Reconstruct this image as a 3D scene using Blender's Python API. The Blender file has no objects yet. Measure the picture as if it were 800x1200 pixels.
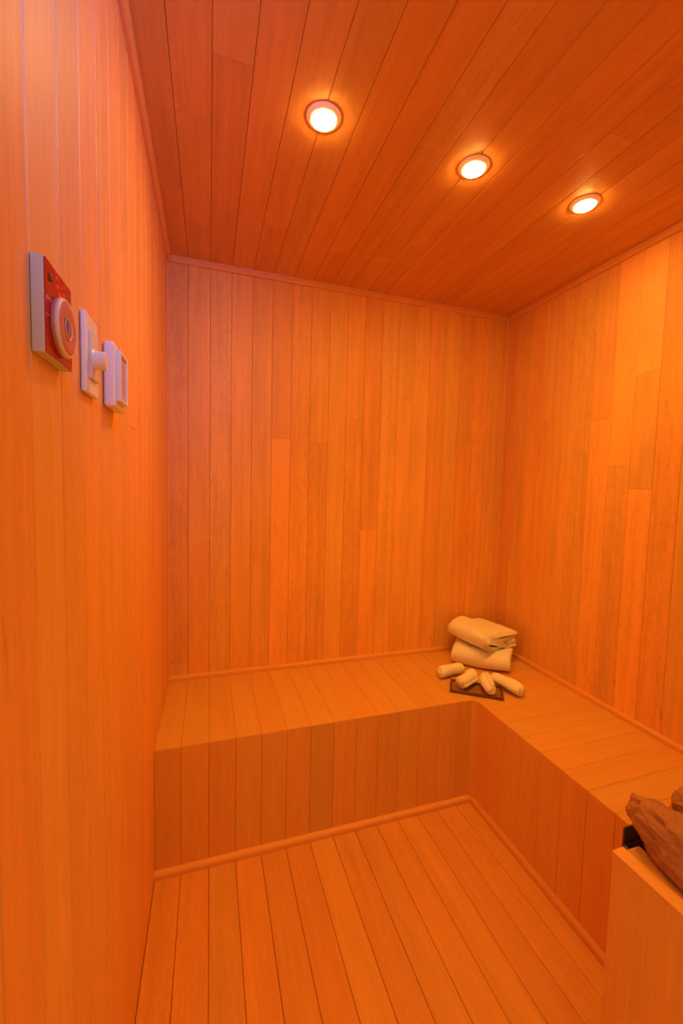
import bpy, bmesh, math, random
from mathutils import Vector, Matrix, noise, Euler
R = math.radians
rnd = random.Random(7)
sc = bpy.context.scene
C = sc.collection

# ------------------------------------------------------------------ camera
W, H = 1.6854, 2.2130           # room width (x), height (z); back wall y=0, left wall x=0
HB, DB, DR = 0.4314, 0.4903, 0.4703   # bench height, depth along back wall, depth along right wall
YF = -1.96                      # wall behind the photographer
yaw, pitch, roll = 0.3138, -0.0654, 0.0250
cd = bpy.data.cameras.new('camera'); cam = bpy.data.objects.new('camera', cd); C.objects.link(cam)
f = Vector((math.sin(yaw)*math.cos(pitch), math.cos(yaw)*math.cos(pitch), math.sin(pitch)))
r0 = Vector((math.cos(yaw), -math.sin(yaw), 0)); u0 = r0.cross(f)
r1 = r0*math.cos(roll) + u0*math.sin(roll); u1 = -r0*math.sin(roll) + u0*math.cos(roll)
M = Matrix((r1, u1, -f)).transposed().to_4x4(); M.translation = (0.1652, -1.8706, 1.3)
cam.matrix_world = M
cd.sensor_fit = 'VERTICAL'; cd.sensor_height = 36; cd.lens = 479.68/1200*36
cd.clip_start = 0.02
sc.camera = cam

# ------------------------------------------------------------------ world, added cool fill light, exposure
wd = bpy.data.worlds.new('world'); sc.world = wd; wd.use_nodes = True
bg = wd.node_tree.nodes['Background']; bg.inputs[0].default_value = (1, .60, .14, 1); bg.inputs[1].default_value = .80
ld = bpy.data.lights.new('cool_wall_fill', 'AREA'); ld.shape = 'RECTANGLE'; ld.size = .22; ld.size_y = .26
ld.energy = 5.8; ld.color = (.04, .20, 1.0)
lo = bpy.data.objects.new('cool_wall_fill', ld); C.objects.link(lo)
lo.location = (.27, YF+.03, 2.04)   # unseen fill with no fixture, added to cool the upper left wall
lo.rotation_euler = Vector((-.27, .33, .03)).to_track_quat('-Z', 'Y').to_euler(); ld.spread = R(105)
LAMP_W, LAMP_COL = 12.5, (1.0, .42, .0)
GLOW, GLOW_COL = 290, (1.0, .51, .11, 1)
vs = sc.view_settings
vs.view_transform = 'Standard'; vs.look = 'None'; vs.gamma = 1; vs.use_curve_mapping = False
vs.exposure = 0.14

# ------------------------------------------------------------------ helpers
def link(name, me, mats, parent=None, smooth=False):
    o = bpy.data.objects.new(name, me); C.objects.link(o)
    for m in (mats if isinstance(mats, (list, tuple)) else [mats]): me.materials.append(m)
    if parent: o.parent = parent
    if smooth:
        for p in me.polygons: p.use_smooth = True
    return o
def obj(name, bm, mat, parent=None, smooth=False):
    bmesh.ops.recalc_face_normals(bm, faces=bm.faces)
    me = bpy.data.meshes.new(name); bm.to_mesh(me); bm.free()
    return link(name, me, mat, parent, smooth)
def thing(name, label, cat, loc=(0, 0, 0), rotz=0, group=None):
    o = bpy.data.objects.new(name, None); C.objects.link(o)
    o.location = loc; o.rotation_euler = (0, 0, rotz); o['label'] = label; o['category'] = cat
    o.empty_display_size = .05
    if group: o['group'] = group
    return o
def tag(o, label, cat, group=None):
    o['label'] = label; o['category'] = cat
    if group: o['group'] = group
    return o
def box(bm, x0, x1, y0, y1, z0, z1, bev=0, seg=2):
    b = bmesh.new()
    bmesh.ops.create_cube(b, size=1)
    for v in b.verts:
        v.co = Vector(((x0+x1)/2+v.co.x*(x1-x0), (y0+y1)/2+v.co.y*(y1-y0), (z0+z1)/2+v.co.z*(z1-z0)))
    if bev: bmesh.ops.bevel(b, geom=b.edges[:], offset=bev, segments=seg, profile=.5, affect='EDGES')
    t = bpy.data.meshes.new('t'); b.to_mesh(t); b.free(); bm.from_mesh(t); bpy.data.meshes.remove(t)
    return bm
def lathe(bm, prof, n=48, mat=None):
    """prof: (r,z) pairs; axis z"""
    rings = []
    for r, z in prof:
        if r < 1e-6: rings.append([bm.verts.new((0, 0, z))])
        else: rings.append([bm.verts.new((r*math.cos(2*math.pi*i/n), r*math.sin(2*math.pi*i/n), z)) for i in range(n)])
    for a, b in zip(rings, rings[1:]):
        for i in range(n):
            j = (i+1) % n
            q = [a[i % len(a)], a[j % len(a)], b[j % len(b)], b[i % len(b)]]
            q2 = []
            for v in q:
                if v not in q2: q2.append(v)
            if len(q2) > 2: bm.faces.new(q2)
    return bm

# ------------------------------------------------------------------ materials
class NT:
    def __init__(s, name):
        s.m = bpy.data.materials.new(name); s.m.use_nodes = True; s.t = s.m.node_tree
        s.b = s.t.nodes['Principled BSDF']
    def n(s, t, **k):
        x = s.t.nodes.new(t)
        for a, v in k.items():
            if a in x.inputs.keys() if isinstance(a, str) else False: x.inputs[a].default_value = v
            else: setattr(x, a, v)
        return x
    def l(s, a, b): s.t.links.new(a, b)
    def math(s, op, a, b=None, clamp=False):
        x = s.t.nodes.new('ShaderNodeMath'); x.operation = op; x.use_clamp = clamp
        for i, v in enumerate((a, b)):
            if v is None: continue
            if isinstance(v, (int, float)): x.inputs[i].default_value = v
            else: s.l(v, x.inputs[i])
        return x.outputs[0]
    def mix(s, fac, a, b, typ='MIX'):
        x = s.t.nodes.new('ShaderNodeMix'); x.data_type = 'RGBA'; x.blend_type = typ
        for inp, v in ((x.inputs[0], fac), (x.inputs[6], a), (x.inputs[7], b)):
            if isinstance(v, (int, float)): inp.default_value = v
            elif isinstance(v, tuple): inp.default_value = v+(1,) if len(v) == 3 else v
            else: s.l(v, inp)
        return x.outputs[2]

def plank_wood(name, col, amp=1.0, rough=.5, fine=1.0, spec=.3, knots=.5):
    """boards: UV = metres across / along each board, colour attribute 'plank' = tone, random, figure"""
    k = NT(name)
    uv = k.n('ShaderNodeUVMap', uv_map='UVMap')
    at = k.n('ShaderNodeAttribute', attribute_name='plank')
    sep = k.n('ShaderNodeSeparateColor'); k.l(at.outputs['Color'], sep.inputs[0])
    tone, rn, fig = sep.outputs
    def noise_at(su, sv, scale, detail, rough_=.55, dist=0):
        mp = k.n('ShaderNodeMapping'); mp.inputs['Scale'].default_value = (su, sv, 1); k.l(uv.outputs[0], mp.inputs[0])
        nz = k.n('ShaderNodeTexNoise'); nz.inputs['Scale'].default_value = scale; nz.inputs['Detail'].default_value = detail
        nz.inputs['Roughness'].default_value = rough_; nz.inputs['Distortion'].default_value = dist
        k.l(mp.outputs[0], nz.inputs['Vector']); return nz.outputs['Fac']
    fine_n = noise_at(260, 9, 1.0, 3)              # pores / fine fibres
    streak = noise_at(42, 1.1, 1.0, 4, .6, .3)     # growth streaks along the board
    cloud = noise_at(9, 2.2, 1.0, 3, .6, 1.2)      # broad figure
    flake = noise_at(60, 16, 1.0, 3, .6, 2.0)      # curly figure in some boards
    val = k.math('MULTIPLY', k.math('SUBTRACT', fine_n, .5), .16*fine)
    val = k.math('ADD', val, k.math('MULTIPLY', k.math('SUBTRACT', streak, .5), .40*amp))
    val = k.math('ADD', val, k.math('MULTIPLY', k.math('SUBTRACT', cloud, .5), .30*amp))
    val = k.math('ADD', val, k.math('MULTIPLY', k.math('MULTIPLY', k.math('SUBTRACT', flake, .5), fig), .40*amp))
    val = k.math('ADD', val, k.math('MULTIPLY', k.math('SUBTRACT', tone, .5), 1.0))
    val = k.math('ADD', val, 1.0)
    base = k.mix(rn, tuple(c*s for c, s in zip(col, (1.0, .93, .88))), tuple(c*s for c, s in zip(col, (.97, 1.04, 1.05))))
    hsv = k.n('ShaderNodeHueSaturation'); k.l(base, hsv.inputs['Color']); k.l(val, hsv.inputs['Value'])
    # sparse dark flecks
    fl = noise_at(55, 9, 1.0, 2, .6, .8)
    rmp = k.n('ShaderNodeValToRGB'); k.l(fl, rmp.inputs[0])
    rmp.color_ramp.elements[0].position = .71; rmp.color_ramp.elements[0].color = (0, 0, 0, 1)
    rmp.color_ramp.elements[1].position = .80; rmp.color_ramp.elements[1].color = (1, 1, 1, 1)
    dark = k.mix(k.math('MULTIPLY', rmp.outputs[0], knots), hsv.outputs[0], (.34, .13, .035))
    k.l(dark, k.b.inputs['Base Color'])
    k.b.inputs['Roughness'].default_value = rough; k.b.inputs['Specular IOR Level'].default_value = spec
    bp = k.n('ShaderNodeBump'); bp.inputs['Strength'].default_value = .18; bp.inputs['Distance'].default_value = .0012
    k.l(k.math('ADD', fine_n, k.math('MULTIPLY', streak, 1.2)), bp.inputs['Height']); k.l(bp.outputs[0], k.b.inputs['Normal'])
    return k.m
WOOD = (.90, .46, .12)
wood_wall = plank_wood('cedar_wall_boards', WOOD, 1.0, .48)
wood_ceil = plank_wood('cedar_ceiling_boards', (.755, .36, .10), .9, .42)
wood_floor = plank_wood('cedar_floor_boards', (.78, .36, .11), .7, .45)
wood_bench = plank_wood('cedar_bench_boards', (.765, .40, .12), .5, .5, fine=1.3, knots=.15)
wood_front = plank_wood('cedar_front_boards', (.86, .45, .12), .45, .55, fine=1.6, knots=.1)
wood_trim = plank_wood('cedar_trim', (.84, .41, .13), .3, .45, knots=0)

def simple(name, col, rough=.5, metal=0, spec=.5, bump=None, var=0, scale=30, sheen=0, sss=0):
    k = NT(name)
    k.b.inputs['Roughness'].default_value = rough; k.b.inputs['Metallic'].default_value = metal
    k.b.inputs['Specular IOR Level'].default_value = spec
    tc = k.n('ShaderNodeTexCoord'); nz = k.n('ShaderNodeTexNoise'); k.l(tc.outputs['Object'], nz.inputs['Vector'])
    nz.inputs['Scale'].default_value = scale; nz.inputs['Detail'].default_value = 5
    c = k.mix(nz.outputs['Fac'], tuple(x*(1-var) for x in col), tuple(min(1, x*(1+var)) for x in col))
    k.l(c, k.b.inputs['Base Color'])
    if sheen: k.b.inputs['Sheen Weight'].default_value = sheen
    if bump:
        bp = k.n('ShaderNodeBump'); bp.inputs['Strength'].default_value = bump[0]; bp.inputs['Distance'].default_value = bump[1]
        nb = k.n('ShaderNodeTexNoise'); k.l(tc.outputs['Object'], nb.inputs['Vector']); nb.inputs['Scale'].default_value = bump[2]; nb.inputs['Detail'].default_value = 4
        k.l(nb.outputs['Fac'], bp.inputs['Height']); k.l(bp.outputs[0], k.b.inputs['Normal'])
    return k.m
backer = simple('dark_backing', (.30, .12, .03), .9, spec=.1)
white_plastic = simple('white_plastic', (.86, .87, .80), .35, var=.03)
grey_plastic = simple('grey_plastic', (.60, .66, .56), .4, var=.03)
cream_panel = simple('cream_plastic', (.80, .72, .62), .4, var=.04)
tint_plastic = simple('tinted_plastic', (.62, .30, .12), .15, var=.1, scale=60)
terry = simple('white_terry', (.97, .95, .92), .95, spec=.1, bump=(.5, .003, 260), var=.02, scale=90)
hem_m = simple('towel_hem', (.86, .72, .66), .9, spec=.1, bump=(.4, .002, 300), var=.05)
tray_m = simple('brown_tray', (.34, .15, .06), .5, var=.25, scale=40)
steel = simple('dark_heater_steel', (.22, .17, .13), .35, metal=.8, var=.1)
red_glass = simple('red_display', (.42, .005, .006), .12, var=.3, scale=45)
red_bright = simple('bright_red_print', (.95, .03, .015), .2, var=.1)
olive = simple('olive_button', (.22, .12, .02), .3, var=.2)
black_mark = simple('dark_mark', (.05, .01, .01), .3)
purple = simple('violet_reflection', (.20, .12, .42), .2)
ring_m = simple('lamp_trim_ring', (.90, .86, .80), .5, var=.02)

# ------------------------------------------------------------------ plank builder
def planks(bm, O, U, V, N, items, t=.012, c=.0016, gap=.0004):
    """items: (u0,u1,va,vb,tone[,fig]); va / vb numbers or functions of u. Board face lies on O+U*u+V*v."""
    uvl = bm.loops.layers.uv.get('UVMap') or bm.loops.layers.uv.new('UVMap')
    cl = bm.loops.layers.float_color.get('plank') or bm.loops.layers.float_color.new('plank')
    O, U, V, N = map(Vector, (O, U, V, N))
    for it in items:
        ua, ub, va, vb, tone = it[:5]; fig = it[5] if len(it) > 5 else rnd.choice((0, 0, 0, .5, 1))
        rn = rnd.random(); su, sv = rnd.uniform(0, 60), rnd.uniform(0, 60)
        fa = va if callable(va) else (lambda u, a=va: a); fb = vb if callable(vb) else (lambda u, b=vb: b)
        prof = [(ua+gap, -t), (ua+gap, -c), (ua+gap+c*.5, -c*.25), (ua+gap+c*1.3, 0), (ub-gap-c*1.3, 0), (ub-gap-c*.5, -c*.25), (ub-gap, -c), (ub-gap, -t)]
        A = [bm.verts.new(O+U*u+V*(fa(u)+gap)+N*w) for u, w in prof]
        B = [bm.verts.new(O+U*u+V*(fb(u)-gap)+N*w) for u, w in prof]
        fs = []
        for i in range(len(prof)-1): fs.append((bm.faces.new((A[i], A[i+1], B[i+1], B[i]))))
        fs.append(bm.faces.new((A[-1], A[0], B[0], B[-1])))
        fs.append(bm.faces.new(A[::-1])); fs.append(bm.faces.new(B))
        for fc in fs:
            for lp in fc.loops:
                d = lp.vert.co-O
                lp[uvl].uv = (d.dot(U)+su, d.dot(V)+sv); lp[cl] = (.5+tone*.5, rn, fig, 1)
    return bm
def rt(s=.12): return max(-.3, min(.3, rnd.gauss(0, s)))
def cut(u0, u1, v0, v1, joints, tones):
    """one column of butt-jointed boards"""
    e = [v0]+list(joints)+[v1]
    return [(u0, u1, a, b, t) for a, b, t in zip(e, e[1:], tones)]
def slab(bm, O, U, V, N, u0, u1, v0, v1, d0, d1):
    """plain backing slab behind the boards, into the same mesh (material 1)"""
    O, U, V, N = map(Vector, (O, U, V, N))
    vs = [bm.verts.new(O+U*a+V*b+N*d) for d in (d0, d1) for a, b in ((u0, v0), (u1, v0), (u1, v1), (u0, v1))]
    for q in ((0, 1, 2, 3), (4, 5, 6, 7), (0, 1, 5, 4), (1, 2, 6, 5), (2, 3, 7, 6), (3, 0, 4, 7)):
        fc = bm.faces.new([vs[i] for i in q]); fc.material_index = 1
def struct(name, bm, mats, parent=None):
    o = obj(name, bm, mats, parent)
    if not parent: o['kind'] = 'structure'
    return o

K0, P = .0805, .0877     # first joint and board pitch shared by back wall, ceiling, floor and bench
def xj(k): return 0 if k < 0 else min(W, K0+P*k)
T = .85
# ---- back wall (u=x, v=z)
bt = {0: ([.507], [-.10, -.16]), 1: ([1.027], [.10, .0]), 2: ([], [.02]), 3: ([], [.07]), 4: ([], [-.05]), 5: ([1.505], [.24, -.07]),
      6: ([], [.05]), 7: ([1.495], [-.08, .08]), 8: ([], [.09]), 9: ([1.618], [-.08, .07]), 10: ([1.083], [.13, -.08]),
      11: ([], [.08]), 12: ([1.73], [.10, -.03]), 13: ([], [.10]), 14: ([], [-.01]), 15: ([], [0]), 16: ([1.526], [-.03, -.14]),
      17: ([], [.05]), 18: ([], [-.02]), 19: ([], [0])}
bm = bmesh.new(); its = []
for k in range(20):
    if xj(k-1) >= W-.002: break
    j, tn = bt[k]
    its += [i+((1,) if k in (2, 6, 17) else ()) for i in cut(xj(k-1), xj(k), 0, H, j, tn)]
planks(bm, (0, 0, 0), (1, 0, 0), (0, 0, 1), (0, -1, 0), its)
slab(bm, (0, 0, 0), (1, 0, 0), (0, 0, 1), (0, -1, 0), -.09, W+.09, -.06, H+.06, -.011, -.06)
struct('wall_back', bm, [wood_wall, backer])
# ---- right wall (u=-y, v=z)
PR = .0896
rtn = {0: ([], [-.10]), 1: ([.933], [.03, -.12]), 2: ([1.39], [.06, -.01]), 3: ([1.629], [.02, .01]), 4: ([], [.03]), 5: ([], [-.04]),
       6: ([1.591], [.20, -.03]), 7: ([1.402], [-.08, .34]), 8: ([1.314, 1.739], [.22, -.09, .32]), 9: ([], [-.05]), 10: ([], [-.10])}
bm = bmesh.new(); its = []
for k in range(31):
    a, b = PR*k, min(-YF, PR*(k+1))
    j, tn = rtn.get(k, ([rnd.uniform(.6, 1.9)], [rt(), rt()]))
    its += [i+((1,) if k in (5, 7) else ()) for i in cut(a, b, 0, H, j, tn)]
planks(bm, (W, 0, 0), (0, -1, 0), (0, 0, 1), (-1, 0, 0), its)
slab(bm, (W, 0, 0), (0, -1, 0), (0, 0, 1), (-1, 0, 0), 0, -YF, -.06, H+.06, -.011, -.06)
struct('wall_right', bm, [wood_wall, backer])
# ---- left wall
bm = bmesh.new(); its = []; PL = .0878; a = 1.39-PL*16; k = 0
a0 = 0; e = [0]+[x for x in (1.39-PL*(16-i) for i in range(40)) if .01 < x < -YF-.01]+[-YF]
lt = {4: .06, 5: -.06, 6: .10, 7: .16, 8: .02, 9: .12, 10: -.04, 11: .06, 12: .02, 13: .10, 14: -.05, 15: .07, 16: -.03}
for k, (p, q) in enumerate(zip(e, e[1:])):
    t0 = lt.get(k, rt(.07))
    if k in (2, 4, 6, 9, 13, 18): its += cut(p, q, 0, H, [rnd.uniform(.8, 1.5)], [t0-.08, t0])
    else: its.append((p, q, 0, H, t0))
planks(bm, (0, 0, 0), (0, -1, 0), (0, 0, 1), (1, 0, 0), its, c=.0018, gap=.0008)
slab(bm, (0, 0, 0), (0, -1, 0), (0, 0, 1), (1, 0, 0), 0, -YF, -.06, H+.06, -.011, -.06)
struct('wall_left', bm, [plank_wood('cedar_left_boards', (.90, .445, .15), .65, .48), backer])
# ---- ceiling (u=x, v=-y)
cj = {0: ([.426], [-.02, -.10]), 1: ([.717], [-.02, .06]), 2: ([.888], [-.10, .06]), 3: ([], [.06]), 4: ([.341], [-.10, .03]), 5: ([], [-.03]),
      6: ([], [.04]), 7: ([.265], [-.10, .05]), 8: ([.819], [-.05, .05]), 9: ([.294], [.05, -.03]), 10: ([.402], [-.06, .04]),
      11: ([], [.02]), 12: ([], [.04]), 13: ([1.025], [.02, -.06]), 14: ([], [-.13]), 15: ([], [.03]), 16: ([], [-.03]), 17: ([], [0]), 18: ([], [.02]), 19: ([], [-.02])}
bm = bmesh.new(); its = []
for k in range(20):
    if xj(k-1) >= W-.002: break
    j, tn = cj[k]; j = list(j); tn = list(tn)
    j.append(rnd.uniform(1.6, 2.3)); tn.append(rt(.06))
    its += cut(xj(k-1), xj(k), 0, -YF, j, tn)
planks(bm, (0, 0, H), (1, 0, 0), (0, -1, 0), (0, 0, -1), its)
slab(bm, (0, 0, H), (1, 0, 0), (0, -1, 0), (0, 0, -1), -.06, W+.06, -.06, -YF+.06, -.011, -.06)
struct('ceiling', bm, [wood_ceil, backer])
# ---- floor
ft = {0: .02, 1: .05, 2: -.05, 3: .07, 4: -.05, 5: -.03, 6: .13, 7: -.03, 8: -.01, 9: .06, 10: .05, 11: -.04, 12: .05, 13: -.03}
bm = bmesh.new(); its = []
for k in range(20):
    if xj(k-1) >= W-.002: break
    its += cut(xj(k-1), xj(k), 0, -YF, [rnd.uniform(1.5, 2.4)], [ft.get(k, rt(.05)), rt(.05)])
planks(bm, (0, 0, 0), (1, 0, 0), (0, -1, 0), (0, 0, 1), its, c=.0022, gap=.0005)
slab(bm, (0, 0, 0), (1, 0, 0), (0, -1, 0), (0, 0, 1), -.06, W+.06, -.06, -YF+.06, -.011, -.06)
struct('floor', bm, [wood_floor, backer])
# ---- wall behind the photographer with an open doorway
bm = bmesh.new(); its = []
D0, D1, DH = .16, .88, 2.12
for k in range(20):
    a, b = xj(k-1), xj(k)
    if a >= W-.002: break
    if b <= D0+.02 or a >= D1-.02: its.append((a, b, 0, H, rt(.06)))
    else: its.append((a, b, DH, H, rt(.06)))
planks(bm, (0, YF, 0), (1, 0, 0), (0, 0, 1), (0, 1, 0), its)
struct('wall_front', bm, [wood_wall, backer])
bm = bmesh.new()
box(bm, xj(0)+.001, xj(0)+.05, YF-.06, YF+.018, 0, DH-.001, .002); box(bm, D1-.028, D1+.022, YF-.06, YF+.018, 0, DH-.001, .002)
box(bm, xj(0)+.051, D1-.029, YF-.06, YF+.018, DH-.05, DH-.001, .002)
def wood_uv(bm, along=2):
    uvl = bm.loops.layers.uv.get('UVMap') or bm.loops.layers.uv.new('UVMap')
    cl = bm.loops.layers.float_color.get('plank') or bm.loops.layers.float_color.new('plank')
    for fc in bm.faces:
        for lp in fc.loops:
            c = lp.vert.co; o = [i for i in range(3) if i != along]
            lp[uvl].uv = (c[o[0]]+c[o[1]]*1.3, c[along]); lp[cl] = (.5, .5, 0, 1)
    return bm
struct('trim_8', wood_uv(bm), wood_trim)

# ---- trims: small rounded battens, mitre-free, butted end to end
def batten(name, p0, p1, A, B, w, h, r=.6, tone=0, kind=True, parent=None, mat=None, top=True):
    """strip from p0 to p1; cross-section w along A (off one face) and h along B, outer corner rounded"""
    p0, p1, A, B = map(Vector, (p0, p1, A, B)); L = (p1-p0).normalized(); ln = (p1-p0).length
    prof = [(0, 0), (w, 0)]
    rr = min(w, h)*r
    for i in range(7):
        a = i/6*math.pi/2; prof.append((w-rr+rr*math.cos(a), h-rr+rr*math.sin(a)))
    prof.append((0, h))
    bm = bmesh.new(); uvl = bm.loops.layers.uv.new('UVMap'); cl = bm.loops.layers.float_color.new('plank')
    n = max(2, int(ln/.1))
    rows = []
    for s in range(n+1):
        q = p0+L*ln*s/n
        rows.append([bm.verts.new(q+A*a+B*b) for a, b in prof])
    m = len(prof)
    for a, b in zip(rows, rows[1:]):
        for i in range(m): bm.faces.new((a[i], a[(i+1) % m], b[(i+1) % m], b[i]))
    bm.faces.new(rows[0]); bm.faces.new(rows[-1][::-1])
    su = rnd.uniform(0, 30)
    for fc in bm.faces:
        for lp in fc.loops:
            d = lp.vert.co-p0
            lp[uvl].uv = (d.dot(A)+d.dot(B)+su, d.dot(L)+su); lp[cl] = (.5+tone*.5, .5, 0, 1)
    o = obj(name, bm, mat or wood_trim, parent)
    if kind: o['kind'] = 'structure'
    return o
TC = .024
batten('trim_1', (0, 0, H), (W, 0, H), (0, -1, 0), (0, 0, -1), .016, TC, .5)                       # ceiling, back wall
batten('trim_2', (0, -.0165, H), (0, YF+.02, H), (1, 0, 0), (0, 0, -1), .016, TC, .7, .03)          # ceiling, left wall
batten('trim_3', (W, -.0165, H), (W, YF+.02, H), (-1, 0, 0), (0, 0, -1), .016, TC, .5)              # ceiling, right wall
batten('trim_4', (W, 0, HB+.0205), (W, 0, H-TC-.0005), (-1, 0, 0), (0, -1, 0), .020, .014, .4, .05)   # corner batten
batten('trim_5', (0, 0, HB+.0205), (0, 0, H-TC-.0005), (1, 0, 0), (0, -1, 0), .007, .010, .5, .05)
batten('trim_6', (0, 0, HB+.0005), (W, 0, HB+.0005), (0, -1, 0), (0, 0, 1), .015, .020, .7, .05)       # above bench, back
batten('trim_7', (W, -.0155, HB+.0005), (W, -1.30, HB+.0005), (-1, 0, 0), (0, 0, 1), .015, .020, .7, .0)  # above bench, right
XI, YI = W-DR, -DB
batten('baseboard_back', (0, YI-.0003, .0005), (XI-.0003, YI-.0003, .0005), (0, -1, 0), (0, 0, 1), .016, .022, .8, .08)
batten('baseboard_right', (XI-.0003, YI-.0003, .0005), (XI-.0003, -1.30, .0005), (-1, 0, 0), (0, 0, 1), .016, .022, .8, -.02)

# ------------------------------------------------------------------ downlights
def downlight(x, y, label, first=None):
    t = thing('recessed_downlight', label, 'ceiling light', (x, y, H), 0, 'round downlights in the ceiling')
    bm = bmesh.new()
    lathe(bm, [(.0285, .004), (.0285, -.0074), (.0295, -.0076), (.034, -.0066), (.0395, -.0042), (.0425, -.0018), (.0436, -.0002), (.0436, .004), (.0285, .004)], 56)
    rk = NT('self_lit_trim_ring'); rk.b.inputs['Base Color'].default_value = (.9, .85, .8, 1); rk.b.inputs['Roughness'].default_value = .5
    rk.b.inputs['Emission Color'].default_value = (1, .30, .07, 1); rk.b.inputs['Emission Strength'].default_value = .32   # weak emission stands in for the diffuser's light on the ring
    obj('trim_ring', bm, rk.m, t, True)
    bm = bmesh.new(); lathe(bm, [(0, -.0110), (.012, -.0109), (.022, -.0106), (.0272, -.0100), (.0283, -.0086), (.0283, .003), (0, .003)], 48)
    k = NT('lamp_glass')
    k.b.inputs['Base Color'].default_value = (1, .9, .8, 1)
    k.b.inputs['Emission Color'].default_value = GLOW_COL; k.b.inputs['Emission Strength'].default_value = GLOW
    obj('diffuser', bm, k.m, t, True)
    l = bpy.data.lights.new('bulb', 'SPOT'); l.energy = LAMP_W; l.color = LAMP_COL; l.spot_size = R(110); l.spot_blend = 1.0; l.shadow_soft_size = .026
    o = bpy.data.objects.new('bulb', l); C.objects.link(o); o.parent = t; o.location = (0, 0, -.04)
    return t
downlight(.434, -.820, 'lit round ceiling downlight nearest the left wall, its disc looking the largest')
downlight(.879, -.811, 'lit round ceiling downlight between the other two, over the middle of the room')
downlight(1.300, -.803, 'lit round ceiling downlight nearest the right wall, its disc looking the smallest')

# ------------------------------------------------------------------ corner bench
bench = thing('corner_bench', 'built-in L-shaped cedar bench with boarded fronts along back and right walls', 'bench', (XI, YI, 0))
bo = Vector((XI, YI, 0))
YE = -1.305
G = .0125    # clearance to the walls' faces
def mitre(u): return u           # helper name only
# seat: back run, boards along y, cut on the diagonal (XI,YI)-(W,0)
bm = bmesh.new(); its = []
def diag_y(x):   # y on the mitre line at x
    return YI*(1-(x-XI)/(W-XI))
rc = .018         # eased inner corner
for k in range(20):
    a, b = xj(k-1), xj(k)
    if a >= W-.002: break
    b2 = min(b, W-.0005)
    def far(u): return DB if u <= XI else -diag_y(u)
    tn = {0: .02, 1: -.02, 2: .0, 3: .03, 4: .02, 5: .06, 6: .03, 7: .0, 8: .05, 9: .04}.get(k, rt(.03))
    if a < XI < b: parts = [(a, XI), (XI, b2)]
    else: parts = [(a, b2)]
    for (p, q) in parts: its.append((p, q, .0005, far, tn, 0))
planks(bm, (0, 0, HB), (1, 0, 0), (0, -1, 0), (0, 0, 1), its, t=.03, c=.0010, gap=.0003)
# right run, boards along x, widths along y
its = []
y = YI; e = [0.0]; s = DB
e = [0.0, .055, .140, .228, .315, .403]
e += [DB+P*i for i in range(0, 20)]
e = [v for v in e if v < -YE-.02]+[-YE]
for p, q in zip(e, e[1:]):
    def near(v):    # start x (distance from W) of the board: the mitre inside the corner, the bench edge beyond it
        return 0
    def edge(v):
        if v >= DB: return DR
        return (W-XI)*v/DB          # distance from right wall of the mitre line
    its.append((p, q, .0005, edge, rt(.04), 0))
planks(bm, (W, 0, HB), (0, -1, 0), (-1, 0, 0), (0, 0, 1), its, t=.03, c=.0010, gap=.0003)
bmesh.ops.translate(bm, verts=bm.verts[:], vec=-bo)
obj('seat', bm, wood_bench, bench)
# fronts
zt = HB-.0305
bm = bmesh.new(); its = []
for k in range(20):
    a, b = xj(k-1), min(xj(k), XI)
    if a >= XI-.002: break
    its.append((a, b, .001, HB-.0012, rt(.05), 0))
planks(bm, (0, YI, 0), (1, 0, 0), (0, 0, 1), (0, -1, 0), [(a, b, c_, d_, t_, g_) for a, b, c_, d_, t_, g_ in its], t=.012, c=.0014)
bmesh.ops.translate(bm, verts=bm.verts[:], vec=-bo-Vector((0, .0125-.0122, 0)))
obj('front_panel', bm, wood_front, bench)
bm = bmesh.new(); its = []
e = [0]+[P*i for i in range(1, 20) if P*i < -YE-DB-.02]+[-YE-DB]
for p, q in zip(e, e[1:]): its.append((p, q, .001, HB-.0012, rt(.05), 0))
planks(bm, (XI, YI, 0), (0, -1, 0), (0, 0, 1), (-1, 0, 0), its, t=.012, c=.0014)
bmesh.ops.translate(bm, verts=bm.verts[:], vec=-bo-Vector((.0003, 0, 0)))
obj('front_panel', bm, wood_front, bench)
bm = bmesh.new()
planks(bm, (XI, YE, 0), (1, 0, 0), (0, 0, 1), (0, -1, 0), [(.013+P*i, min(DR-.002, .013+P*(i+1)), .001, HB-.031, rt(.04), 0) for i in range(6) if .013+P*i < DR-.03], t=.012)
bmesh.ops.translate(bm, verts=bm.verts[:], vec=-bo)
obj('end_panel', bm, wood_front, bench)

# eased inner corner: a filler strip, widest under the seat edge and tapering to nothing at the floor
bm = bmesh.new()
fil = [(.004, .004), (-.020, .004)]+[(-.020+.020*math.sin(R(a)), -.032+.032*math.cos(R(a))) for a in range(0, 91, 5)]+[(.004, -.032)]
rows = [[bm.verts.new((px*q, py*q, z)) for px, py in fil] for z, q in ((HB-.0004, 1), (HB*.5, 1), (.024, 1))]
m_ = len(fil)
for a_, b_ in zip(rows, rows[1:]):
    for i in range(m_):
        fc = bm.faces.new((a_[i], a_[(i+1) % m_], b_[(i+1) % m_], b_[i])); fc.smooth = False
fc = bm.faces.new(rows[0]); fc.material_index = 1
bm.faces.new(rows[-1][::-1])
bmesh.ops.translate(bm, verts=bm.verts[:], vec=(-.0004, -.0004, 0))
obj('corner_filler', wood_uv(bm), [wood_front, wood_bench], bench)

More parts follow.
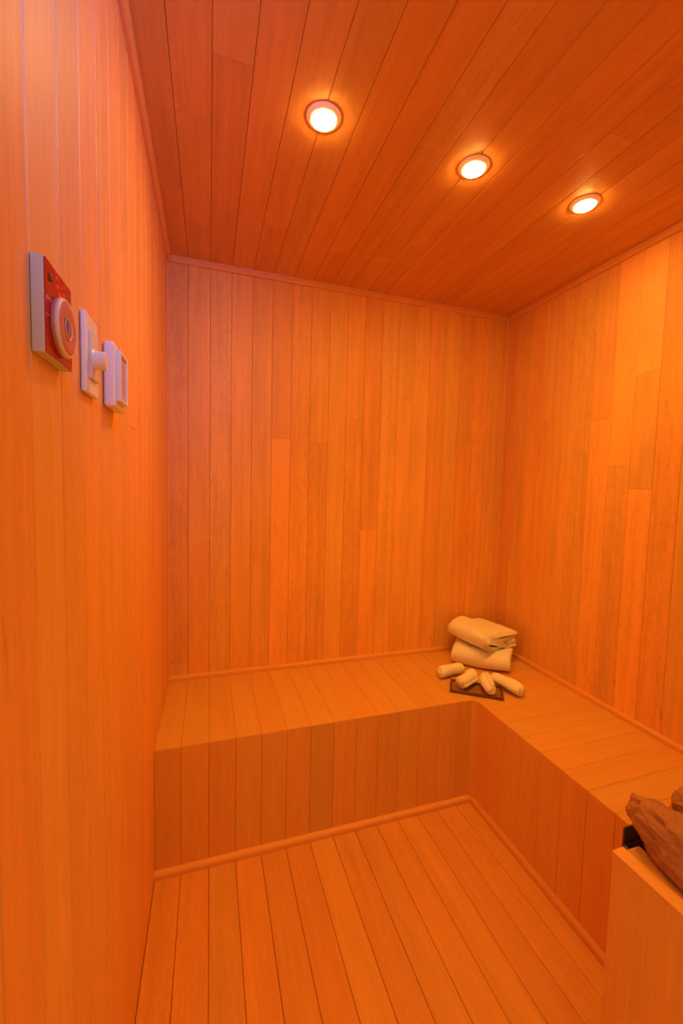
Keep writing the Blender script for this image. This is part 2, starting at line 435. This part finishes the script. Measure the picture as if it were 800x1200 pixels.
# ------------------------------------------------------------------ towels
def wob(p, s, a, seed=0):
    q = Vector(p)*s+Vector((seed*7.3, seed*3.1, seed*1.7))
    return Vector((noise.noise(q), noise.noise(q+Vector((31, 0, 0))), noise.noise(q+Vector((0, 57, 0)))))*a
def ribbon_outline(path, th):
    """closed outline of a thick open polyline"""
    n = len(path); Lf = []; Rt_ = []
    for i, p in enumerate(path):
        a = path[max(0, i-1)]; b = path[min(n-1, i+1)]
        d = Vector((b[0]-a[0], b[1]-a[1])).normalized(); nn = Vector((-d.y, d.x))
        t = th(i/(n-1)) if callable(th) else th
        Lf.append(Vector(p)+nn*t/2); Rt_.append(Vector(p)-nn*t/2)
    def cap(p, d, t):
        nn = Vector((-d.y, d.x)); return [Vector(p)+nn*t/2*math.cos(a)+d*t/2*math.sin(a) for a in (math.pi*.2, math.pi*.35, math.pi*.5, math.pi*.65, math.pi*.8)]
    d1 = (Vector(path[-1])-Vector(path[-2])).normalized(); d0 = (Vector(path[0])-Vector(path[1])).normalized()
    t1 = th(1) if callable(th) else th; t0 = th(0) if callable(th) else th
    return Lf+cap(path[-1], d1, t1)+Rt_[::-1]+cap(path[0], d0, t0)
def sweep_cloth(path, th, length, nseg, deform, amp, seed, scale=14, ease=.012):
    """thick folded cloth: outline in (a,z) swept along b, edges eased in, wrinkled with noise"""
    out = ribbon_outline(path, th); bm = bmesh.new(); rows = []
    cx = sum(p[0] for p in path)/len(path); cz = sum(p[1] for p in path)/len(path)
    m = len(out)
    for s in range(nseg+1):
        u = s/nseg; b = (u-.5)*length
        row = []
        for k, p in enumerate(out):
            v = Vector((p.x, b, p.y))
            w = wob(v, scale, amp, seed)+wob(v, scale*3.2, amp*.35, seed+5)
            edge = min(u, 1-u)
            v.y += w.y*1.6
            v = v+Vector((w.x, 0, w.z))
            row.append(bm.verts.new(deform(v, u)))
        rows.append(row)
    for a, b in zip(rows, rows[1:]):
        for i in range(m): bm.faces.new((a[i], a[(i+1) % m], b[(i+1) % m], b[i]))
    bm.faces.new(rows[0]); bm.faces.new(rows[-1][::-1])
    caps = [fc for fc in bm.faces if len(fc.verts) > 4]
    bmesh.ops.triangulate(bm, faces=caps)
    return bm
def serp(nl, w, gap_, r_in=None, pts=10, skew=0):
    """serpentine fold: nl layers of width w stacked gap_ apart"""
    path = []
    for l in range(nl):
        z = l*gap_; xs = [-w/2+w*i/pts for i in range(pts+1)]
        if l % 2: xs = xs[::-1]
        ww = 1-.03*l
        for x in xs: path.append((x*ww+skew*l, z))
        if l < nl-1:
            sx = 1 if l % 2 == 0 else -1
            for a in (-60, -30, 0, 30, 60):
                path.append((sx*w/2*ww+skew*l+sx*gap_*.5*math.cos(R(a)), z+gap_/2+gap_/2*math.sin(R(a))))
    return path
# lower towel: long side faces the room, diagonal in the corner
def place_cloth(name, bm, parent, smooth=True, mat=None):
    o = obj(name, bm, mat or terry, parent, smooth); return o
lw = thing('folded_towel', 'white folded bath towel lying on the bench corner under another folded towel', 'towel', (1.455, -.205, HB), R(-43), 'folded bath towels')
def nest(n, w, h, th, open_sx=1, mouth=.0, flat=.8):
    """nested C folds: outer wrap rounded on the -x side, n wraps deep, opening towards +x"""
    path = []
    # from the innermost layer outwards: a folded spiral, rounded at both turns
    loops = []
    x1 = w/2
    for k in range(n):
        hh = h/2-th/2-k*th*1.04            # half height of this wrap's centre line
        loops.append(hh)
    pts = []
    for k in range(n-1, -1, -1):
        hh = loops[k]; left = -w/2+th/2+k*th*1.04
        cxl = left+hh
        xr = w/2-th*.5-k*th*.55
        top = [(xr+(cxl-xr)*i/8, hh) for i in range(9)]
        arc = [(cxl-hh*math.sin(a), hh*math.cos(a)) for a in [math.pi*i/10 for i in range(1, 10)]]
        bot = [(cxl+(xr-cxl)*i/8, -hh) for i in range(9)]
        seg = top+arc+bot
        if (n-1-k) % 2: seg = seg[::-1]
        if pts:                             # turn round on the right side to the next wrap
            p0, p1 = pts[-1], seg[0]
            my = (p0[1]+p1[1])/2; rr = abs(p1[1]-p0[1])/2
            for a in (-50, 0, 50):
                pts.append((max(p0[0], p1[0])+rr*.9*math.cos(R(a)), my+(rr*math.sin(R(a)) if p1[1] > p0[1] else -rr*math.sin(R(a)))))
        pts += seg
    return pts
def def_low(v, u):
    e = abs(u-.5)*2
    z = v.z*(1-.16*e**3)*(1-.05*v.y*0)
    z *= 1+.05*math.sin(u*5)
    x = v.x*(1-.10*e**3)
    return Vector((v.y, -x*-1, max(.0006, z+.0445)))
bm = sweep_cloth([(x, z) for x, z in nest(3, .175, .088, .0140)], .0143, .268, 28, def_low, .0040, 3, 11)
for v in bm.verts: v.co.z = max(v.co.z, .0006)
place_cloth('cloth', bm, lw)
up = thing('folded_towel', 'thicker white folded bath towel on top of another, its folded layers gaping at the front', 'towel', (1.480, -.160, HB+.0945), R(12), 'folded bath towels')
def def_up(v, u):
    e = abs(u-.5)*2; f_ = max(0, 1-u*2.6)                    # f_: 1 at the gaping front end
    z = v.z*(1-.06*e**3)
    z += .0045*math.sin(v.x*52+1.0)*f_ + .0035*math.sin(v.x*95)*f_*(1 if v.z > 0 else .5)
    z += -.085*v.x                                           # slopes down to the right
    z += .020*max(0, u-.62)/.38*max(0, 1-abs(v.x+.02)/.07)   # peak at the back corner
    z -= .012*f_*(1-abs(v.x)/.13)
    y = v.y+.010*math.sin(v.x*24+.7)*f_
    return Vector((v.x*(1+.05*(1-u)), y, z+.045))
def th_up(t): return .0128+.0016*math.sin(t*31)
bm = sweep_cloth(nest(3, .235, .082, .0130), th_up, .225, 26, def_up, .0050, 11, 12)
place_cloth('cloth', bm, up)

# small slatted tray and four rolled washcloths
tr = thing('wooden_tray', 'small thin brown wooden tray lying under the rolled washcloths on the bench', 'tray', (1.260, -.432, HB+.0008), R(-35))
bm = bmesh.new(); box(bm, -.100, .100, -.042, .048, 0, .006, .002); obj('board', bm, tray_m, tr)
bm = bmesh.new()
box(bm, -.104, .104, -.050, -.0425, 0, .012, .002); box(bm, -.104, .104, .0485, .056, 0, .012, .002)
box(bm, -.1085, -.1008, -.050, .056, 0, .012, .002); box(bm, .1008, .1085, -.050, .056, 0, .012, .002)
obj('rim', bm, simple('dark_tray_rim', (.16, .06, .02), .5, var=.2), tr)

def roll_mesh(name, rad, ln, seed, bend=0):
    n = 60; turns = 2.6; path = []
    for i in range(n+1):
        t = i/n; a = t*turns*2*math.pi+seed; rr = rad*(.14+.80*t); path.append((rr*math.cos(a)*1.0, rr*math.sin(a)*.95))
    def df(v, u):
        e = abs(u-.5)*2; s = (1-.13*e**4)*(1+.07*math.sin(u*7+seed))
        x = v.x*s; z = v.z*s
        rr = math.hypot(x, z)
        y = v.y+(.30*(rad-rr)*(-1 if u > .5 else 1))*(e**3)*-.6
        x += bend*((u-.5)**2)*4
        return Vector((x, y, z+rad*.97))
    bm = sweep_cloth(path, rad*.30, ln, 18, df, rad*.075, seed, 26)
    return bm
rolls = [
 # centre x,y, heading (deg, local +y = lower end), z above bench, label
 (1.228, -.280, (.158, .022), .0008, .125, .0285, 'leftmost rolled white washcloth, lying nearly sideways and off the tray'),
 (1.246, -.392, (.140, .078), .0130, .118, .0285, 'second rolled white washcloth from the left, slanting down to its open left end'),
 (1.300, -.447, (.070, .140), .0130, .122, .0270, 'third rolled white washcloth from the left, pointing straight at the room'),
 (1.398, -.464, (-.035, .150), .0010, .140, .0285, 'rightmost rolled white washcloth, slanting down to the right with a pinkish end'),
]
for i, (x, y, d, dz, ln, rad, lab) in enumerate(rolls):
    ang = math.atan2(d[1], d[0])-math.pi/2
    t = thing('rolled_washcloth', lab, 'towel', (x, y, HB+dz), ang, 'rolled washcloths fanned out on the bench')
    bm = roll_mesh('cloth', rad, ln, i*1.7+.5, .004*(-1)**i)
    place_cloth('cloth', bm, t)
    bm = bmesh.new(); box(bm, -.007, .007, -ln/2-.004, -ln/2+.006, rad*.82, rad*.82+.005, .0018)
    obj('hem_tag', bm, hem_m, t)

# ------------------------------------------------------------------ thermostat and switches on the left wall (local: x out of wall, y along wall, z up)
th = thing('sauna_control', 'square grey-sided control panel with a glossy red face and a round clear dial', 'control panel', (0, -1.349, 1.4695))
bm = bmesh.new(); box(bm, .0006, .0118, -.0405, .0405, -.0465, .0465, .0010); obj('housing', bm, grey_plastic, th)
bm = bmesh.new(); box(bm, .0116, .0130, -.0395, .0395, -.0455, .0455, .0004); obj('face_plate', bm, red_glass, th)
bm = bmesh.new()
rr_ = random.Random(3)
# bright red read-out block made of small separate patches
for yy, zz, w_, h_ in ((-.006, .024, .013, .014), (.006, .024, .008, .010), (.013, .017, .010, .008), (.002, .013, .014, .006), (-.010, .032, .006, .004), (.016, .028, .004, .005)):
    box(bm, .0128, .0133, yy-w_/2, yy+w_/2, zz+.011-h_/2, zz+.011+h_/2, .0002, 1)
obj('red_print', bm, red_bright, th)
bm = bmesh.new()
for yy, zz, w_, h_ in ((-.006, .024, .005, .003), (.004, .026, .003, .004), (.003, .020, .006, .0015), (.014, .016, .004, .003), (-.004, .029, .004, .001)):
    box(bm, .0132, .0135, yy-w_/2, yy+w_/2, zz+.011-h_/2, zz+.011+h_/2, .0001, 1)
obj('dark_print', bm, black_mark, th)
def disc_x(bm, prof, n=48, cy=0, cz=0):
    b = bmesh.new(); lathe(b, prof, n)
    for v in b.verts: v.co = Vector((v.co.z, v.co.x+cy, v.co.y+cz))
    t = bpy.data.meshes.new('t'); b.to_mesh(t); b.free(); bm.from_mesh(t); bpy.data.meshes.remove(t); return bm
bm = bmesh.new(); disc_x(bm, [(0, .0150), (.0036, .0148), (.0042, .0128), (0, .0128)], 20, -.026, .031); obj('indicator_button', bm, olive, th, True)
bm = bmesh.new()
box(bm, .0129, .0132, -.039, -.018, .0085, .0090); box(bm, .0129, .0132, -.039, -.031, -.0085, -.0080)
obj('thin_line', bm, hem_m, th)
k = NT('clear_dial'); k.b.inputs['Base Color'].default_value = (.86, .34, .27, 1); k.b.inputs['Roughness'].default_value = .08
k.b.inputs['Transmission Weight'].default_value = .3; k.b.inputs['IOR'].default_value = 1.3
bm = bmesh.new(); disc_x(bm, [(0, .0180), (.0085, .0184), (.0120, .0202), (.0185, .0220), (.0245, .0216), (.0285, .0192), (.0300, .0160), (.0300, .0131), (0, .0131)], 56, .001, -.0095)
dial = obj('dial', bm, k.m, th, True)
bm = bmesh.new(); disc_x(bm, [(.0272, .0202), (.0288, .0206), (.0303, .0190), (.0305, .0165), (.0296, .0160), (.0290, .0185), (.0272, .0202)], 56, .001, -.0095)
disc_x(bm, [(.0105, .0206), (.0112, .0216), (.0119, .0211), (.0112, .0204), (.0105, .0206)], 40, .001, -.0095)
obj('dial_ring', bm, cream_panel, dial, True)
bm = bmesh.new(); box(bm, .0175, .0205, -.0030, .0030, -.0240, .0070, .001); obj('olive_reflection', bm, olive, dial)  # olive, violet and red bits stand in for reflections in the dial
bm = bmesh.new(); box(bm, .0200, .0212, -.0034, -.0004, -.0130, -.0030, .0005); obj('violet_reflection', bm, purple, dial)
bm = bmesh.new(); box(bm, .0185, .0209, .0005, .0042, -.0225, -.0150, .0005); obj('red_reflection', bm, red_bright, dial)

swt = thing('dimmer_switch', 'slim white wall switch plate with a short round white knob', 'switch', (0, -1.197, 1.472))
bm = bmesh.new(); box(bm, .0006, .0075, -.032, .032, -.054, .054, .0028, 4); obj('plate', bm, white_plastic, swt, False)
bm = bmesh.new(); box(bm, .0070, .0115, -.0185, .0185, -.033, .033, .0018, 3); obj('raised_panel', bm, cream_panel, swt)
bm = bmesh.new(); disc_x(bm, [(0, .0110), (.0150, .0112), (.0128, .0140), (.0126, .0150), (.0126, .0258), (.0117, .0272), (0, .0276)], 40, -.008, -.006)
obj('knob', bm, white_plastic, swt, False)
b3 = thing('wall_switch_box', 'thick white surface-mounted switch box with a raised frame around a tinted rocker', 'switch', (0, -1.0655, 1.4725))
bm = bmesh.new(); box(bm, .0006, .0180, -.0395, .0395, -.0530, .0530, .0055, 4); obj('housing', bm, white_plastic, b3)
bm = bmesh.new()
for (y0, y1, z0, z1) in ((-.030, -.024, -.042, .042), (.024, .030, -.042, .042), (-.024, .024, .036, .042), (-.024, .024, -.042, -.036)):
    box(bm, .0176, .0255, y0, y1, z0, z1, .0016, 3)
obj('frame', bm, white_plastic, b3)
bm = bmesh.new(); box(bm, .0176, .0225, -.0236, .0236, -.0356, .0356, .001); obj('rocker', bm, tint_plastic, b3)

# ------------------------------------------------------------------ heater with its wooden guard and stones
GX, GY, GZ = .897, -1.334, .62
GX1, GY1 = W-.05, -1.86
guard = thing('heater_guard', 'low wooden guard box with a pale top rail around the stones', 'heater guard', (GX, GY, 0))
def wbox(dims, along, bev=.0015, tone=0):
    b = bmesh.new(); box(b, *dims, bev); wood_uv(b, along)
    cl = b.loops.layers.float_color['plank']
    for fc in b.faces:
        for lp in fc.loops: lp[cl] = (.5+tone*.5, .5, 0, 1)
    return b
lx, ly = GX1-GX, GY1-GY
obj('side_panel', wbox((.0004, .021, ly, -.001, .001, GZ-.0052), 2, .001), wood_front, guard)
obj('side_panel', wbox((lx-.021, lx-.003, ly, -.001, .001, GZ-.0052), 2, .001), wood_front, guard)
obj('front_panel', wbox((.022, lx-.022, ly+.001, ly+.018, .001, GZ-.0052), 2, .001), wood_front, guard)
b = wbox((0, .0285, ly-.004, 0, GZ-.005, GZ), 1, .0010, .16)
obj('top_rail', b, wood_trim, guard)
obj('top_rail', wbox((lx-.0285, lx, ly-.004, 0, GZ-.005, GZ), 1, .0010, .16), wood_trim, guard)
obj('top_rail', wbox((.029, lx-.029, ly-.004, ly+.0285, GZ-.005, GZ), 0, .0010, .16), wood_trim, guard)
obj('inner_batten', wbox((.0290, .0700, ly+.03, -.001, GZ-.0125, GZ-.0085), 1, .0010, -.04), wood_trim, guard)

heater = thing('sauna_heater', 'dark steel sauna heater standing inside the wooden guard, filled with stones', 'sauna heater', (GX+.049, GY+.014, 0))
hx, hy, hz = .44, -.46, GZ-.014
bm = bmesh.new()
box(bm, 0, hx, hy, 0, .10, GZ-.05, .004)
obj('body', bm, steel, heater)
bm = bmesh.new()
box(bm, 0, .003, hy, 0, GZ-.05, hz, .0008); box(bm, hx-.003, hx, hy, 0, GZ-.05, hz, .0008)
box(bm, .0031, hx-.0031, -.003, 0, GZ-.05, hz, .0008); box(bm, .0031, hx-.0031, hy, hy+.003, GZ-.05, hz, .0008)
obj('stone_basket', bm, steel, heater)
bm = bmesh.new(); box(bm, 0, hx, .0006, .0036, GZ-.10, GZ+.020, .0008); obj('back_shield', bm, steel, heater)
for (a, b_) in ((.03, -.03), (hx-.03, -.03), (.03, hy+.03), (hx-.03, hy+.03)):
    bm = bmesh.new(); lathe(bm, [(0, 0), (.014, 0), (.014, .004), (.010, .008), (.010, .101), (0, .101)], 20)
    bmesh.ops.translate(bm, verts=bm.verts[:], vec=(a, b_, 0)); obj('leg', bm, steel, heater)

k = NT('rough_brown_stone')
tc = k.n('ShaderNodeTexCoord')
def nz_(s, d, di=0):
    n = k.n('ShaderNodeTexNoise'); k.l(tc.outputs['Object'], n.inputs['Vector']); n.inputs['Scale'].default_value = s
    n.inputs['Detail'].default_value = d; n.inputs['Distortion'].default_value = di; return n.outputs['Fac']
n1, n2, n3 = nz_(9, 5), nz_(60, 6, .8), nz_(14, 2)
c1 = k.mix(n1, (.44, .19, .10), (.66, .31, .17))
c2 = k.mix(k.math('MULTIPLY', n2, .75), c1, (.30, .14, .075))
r = k.n('ShaderNodeValToRGB'); k.l(n3, r.inputs[0]); r.color_ramp.elements[0].position = .66; r.color_ramp.elements[1].position = .72
c3 = k.mix(k.math('MULTIPLY', r.outputs[0], .5), c2, (.22, .16, .20))
k.l(c3, k.b.inputs['Base Color']); k.b.inputs['Roughness'].default_value = .9; k.b.inputs['Specular IOR Level'].default_value = .2
bp = k.n('ShaderNodeBump'); bp.inputs['Strength'].default_value = .9; bp.inputs['Distance'].default_value = .006; k.l(n2, bp.inputs['Height']); k.l(bp.outputs[0], k.b.inputs['Normal'])
stone_m = k.m
def stone(c, rad, rot, seed, label, lvl=5, pits=()):
    bm = bmesh.new(); bmesh.ops.create_icosphere(bm, subdivisions=lvl, radius=1)
    E_ = Euler([R(a) for a in rot]).to_matrix(); mr = sum(rad)/3
    for v in bm.verts:
        d = v.co.normalized(); o_ = Vector((seed*5.1, seed*2.3, -seed))
        s = 1+.20*noise.noise(d*1.2+o_)+.10*noise.noise(d*3.1+o_)
        rg = noise.ridged_multi_fractal(d*2.6+o_, 1.0, 2.1, 5, 1.0, 2.0)
        s += .045*(rg-1.0)+.030*noise.noise(d*12+o_)+.026*noise.noise(d*26+o_)
        for pd, pr, pdpt in pits:
            q = (d-Vector(pd).normalized()).length
            if q < pr: s -= pdpt*(1-(q/pr)**2)
        v.co = E_ @ Vector([math.copysign(abs(d[i])**.82, d[i])*rad[i]*s*.94 for i in range(3)])
    o = obj('heater_stone', bm, stone_m, None, True)
    o.location = c
    tag(o, label, 'stone', 'stones heaped on the heater')
    return o
stone((.980, -1.412, .661), (.052, .108, .047), (8, 0, 0), 1.0, 'large pitted brown stone at the left, leaning over the guard rail', 6,
      (((-.45, .70, .55), .17, .22), ((-.55, .35, .70), .20, .20), ((-.85, .40, .10), .16, .10)))
stone((1.079, -1.388, .669), (.044, .070, .046), (10, 0, -10), 4.0, 'brown stone cut off by the right edge of the photo, beside the large pitted one', 6)
stone((1.22, -1.41, .650), (.060, .058, .060), (0, 10, 30), 2.2, 'rounded brown stone lying farthest from the guard rail')
stone((1.035, -1.63, .640), (.050, .055, .050), (0, 0, 20), 5.1, 'small brown stone nearest the camera side of the guard')
stone((1.14, -1.575, .645), (.060, .062, .056), (0, 0, 70), 6.4, 'brown stone in the middle of the heap')
stone((1.29, -1.58, .640), (.060, .060, .054), (0, 0, 10), 7.9, 'brown stone at the right front of the heap')
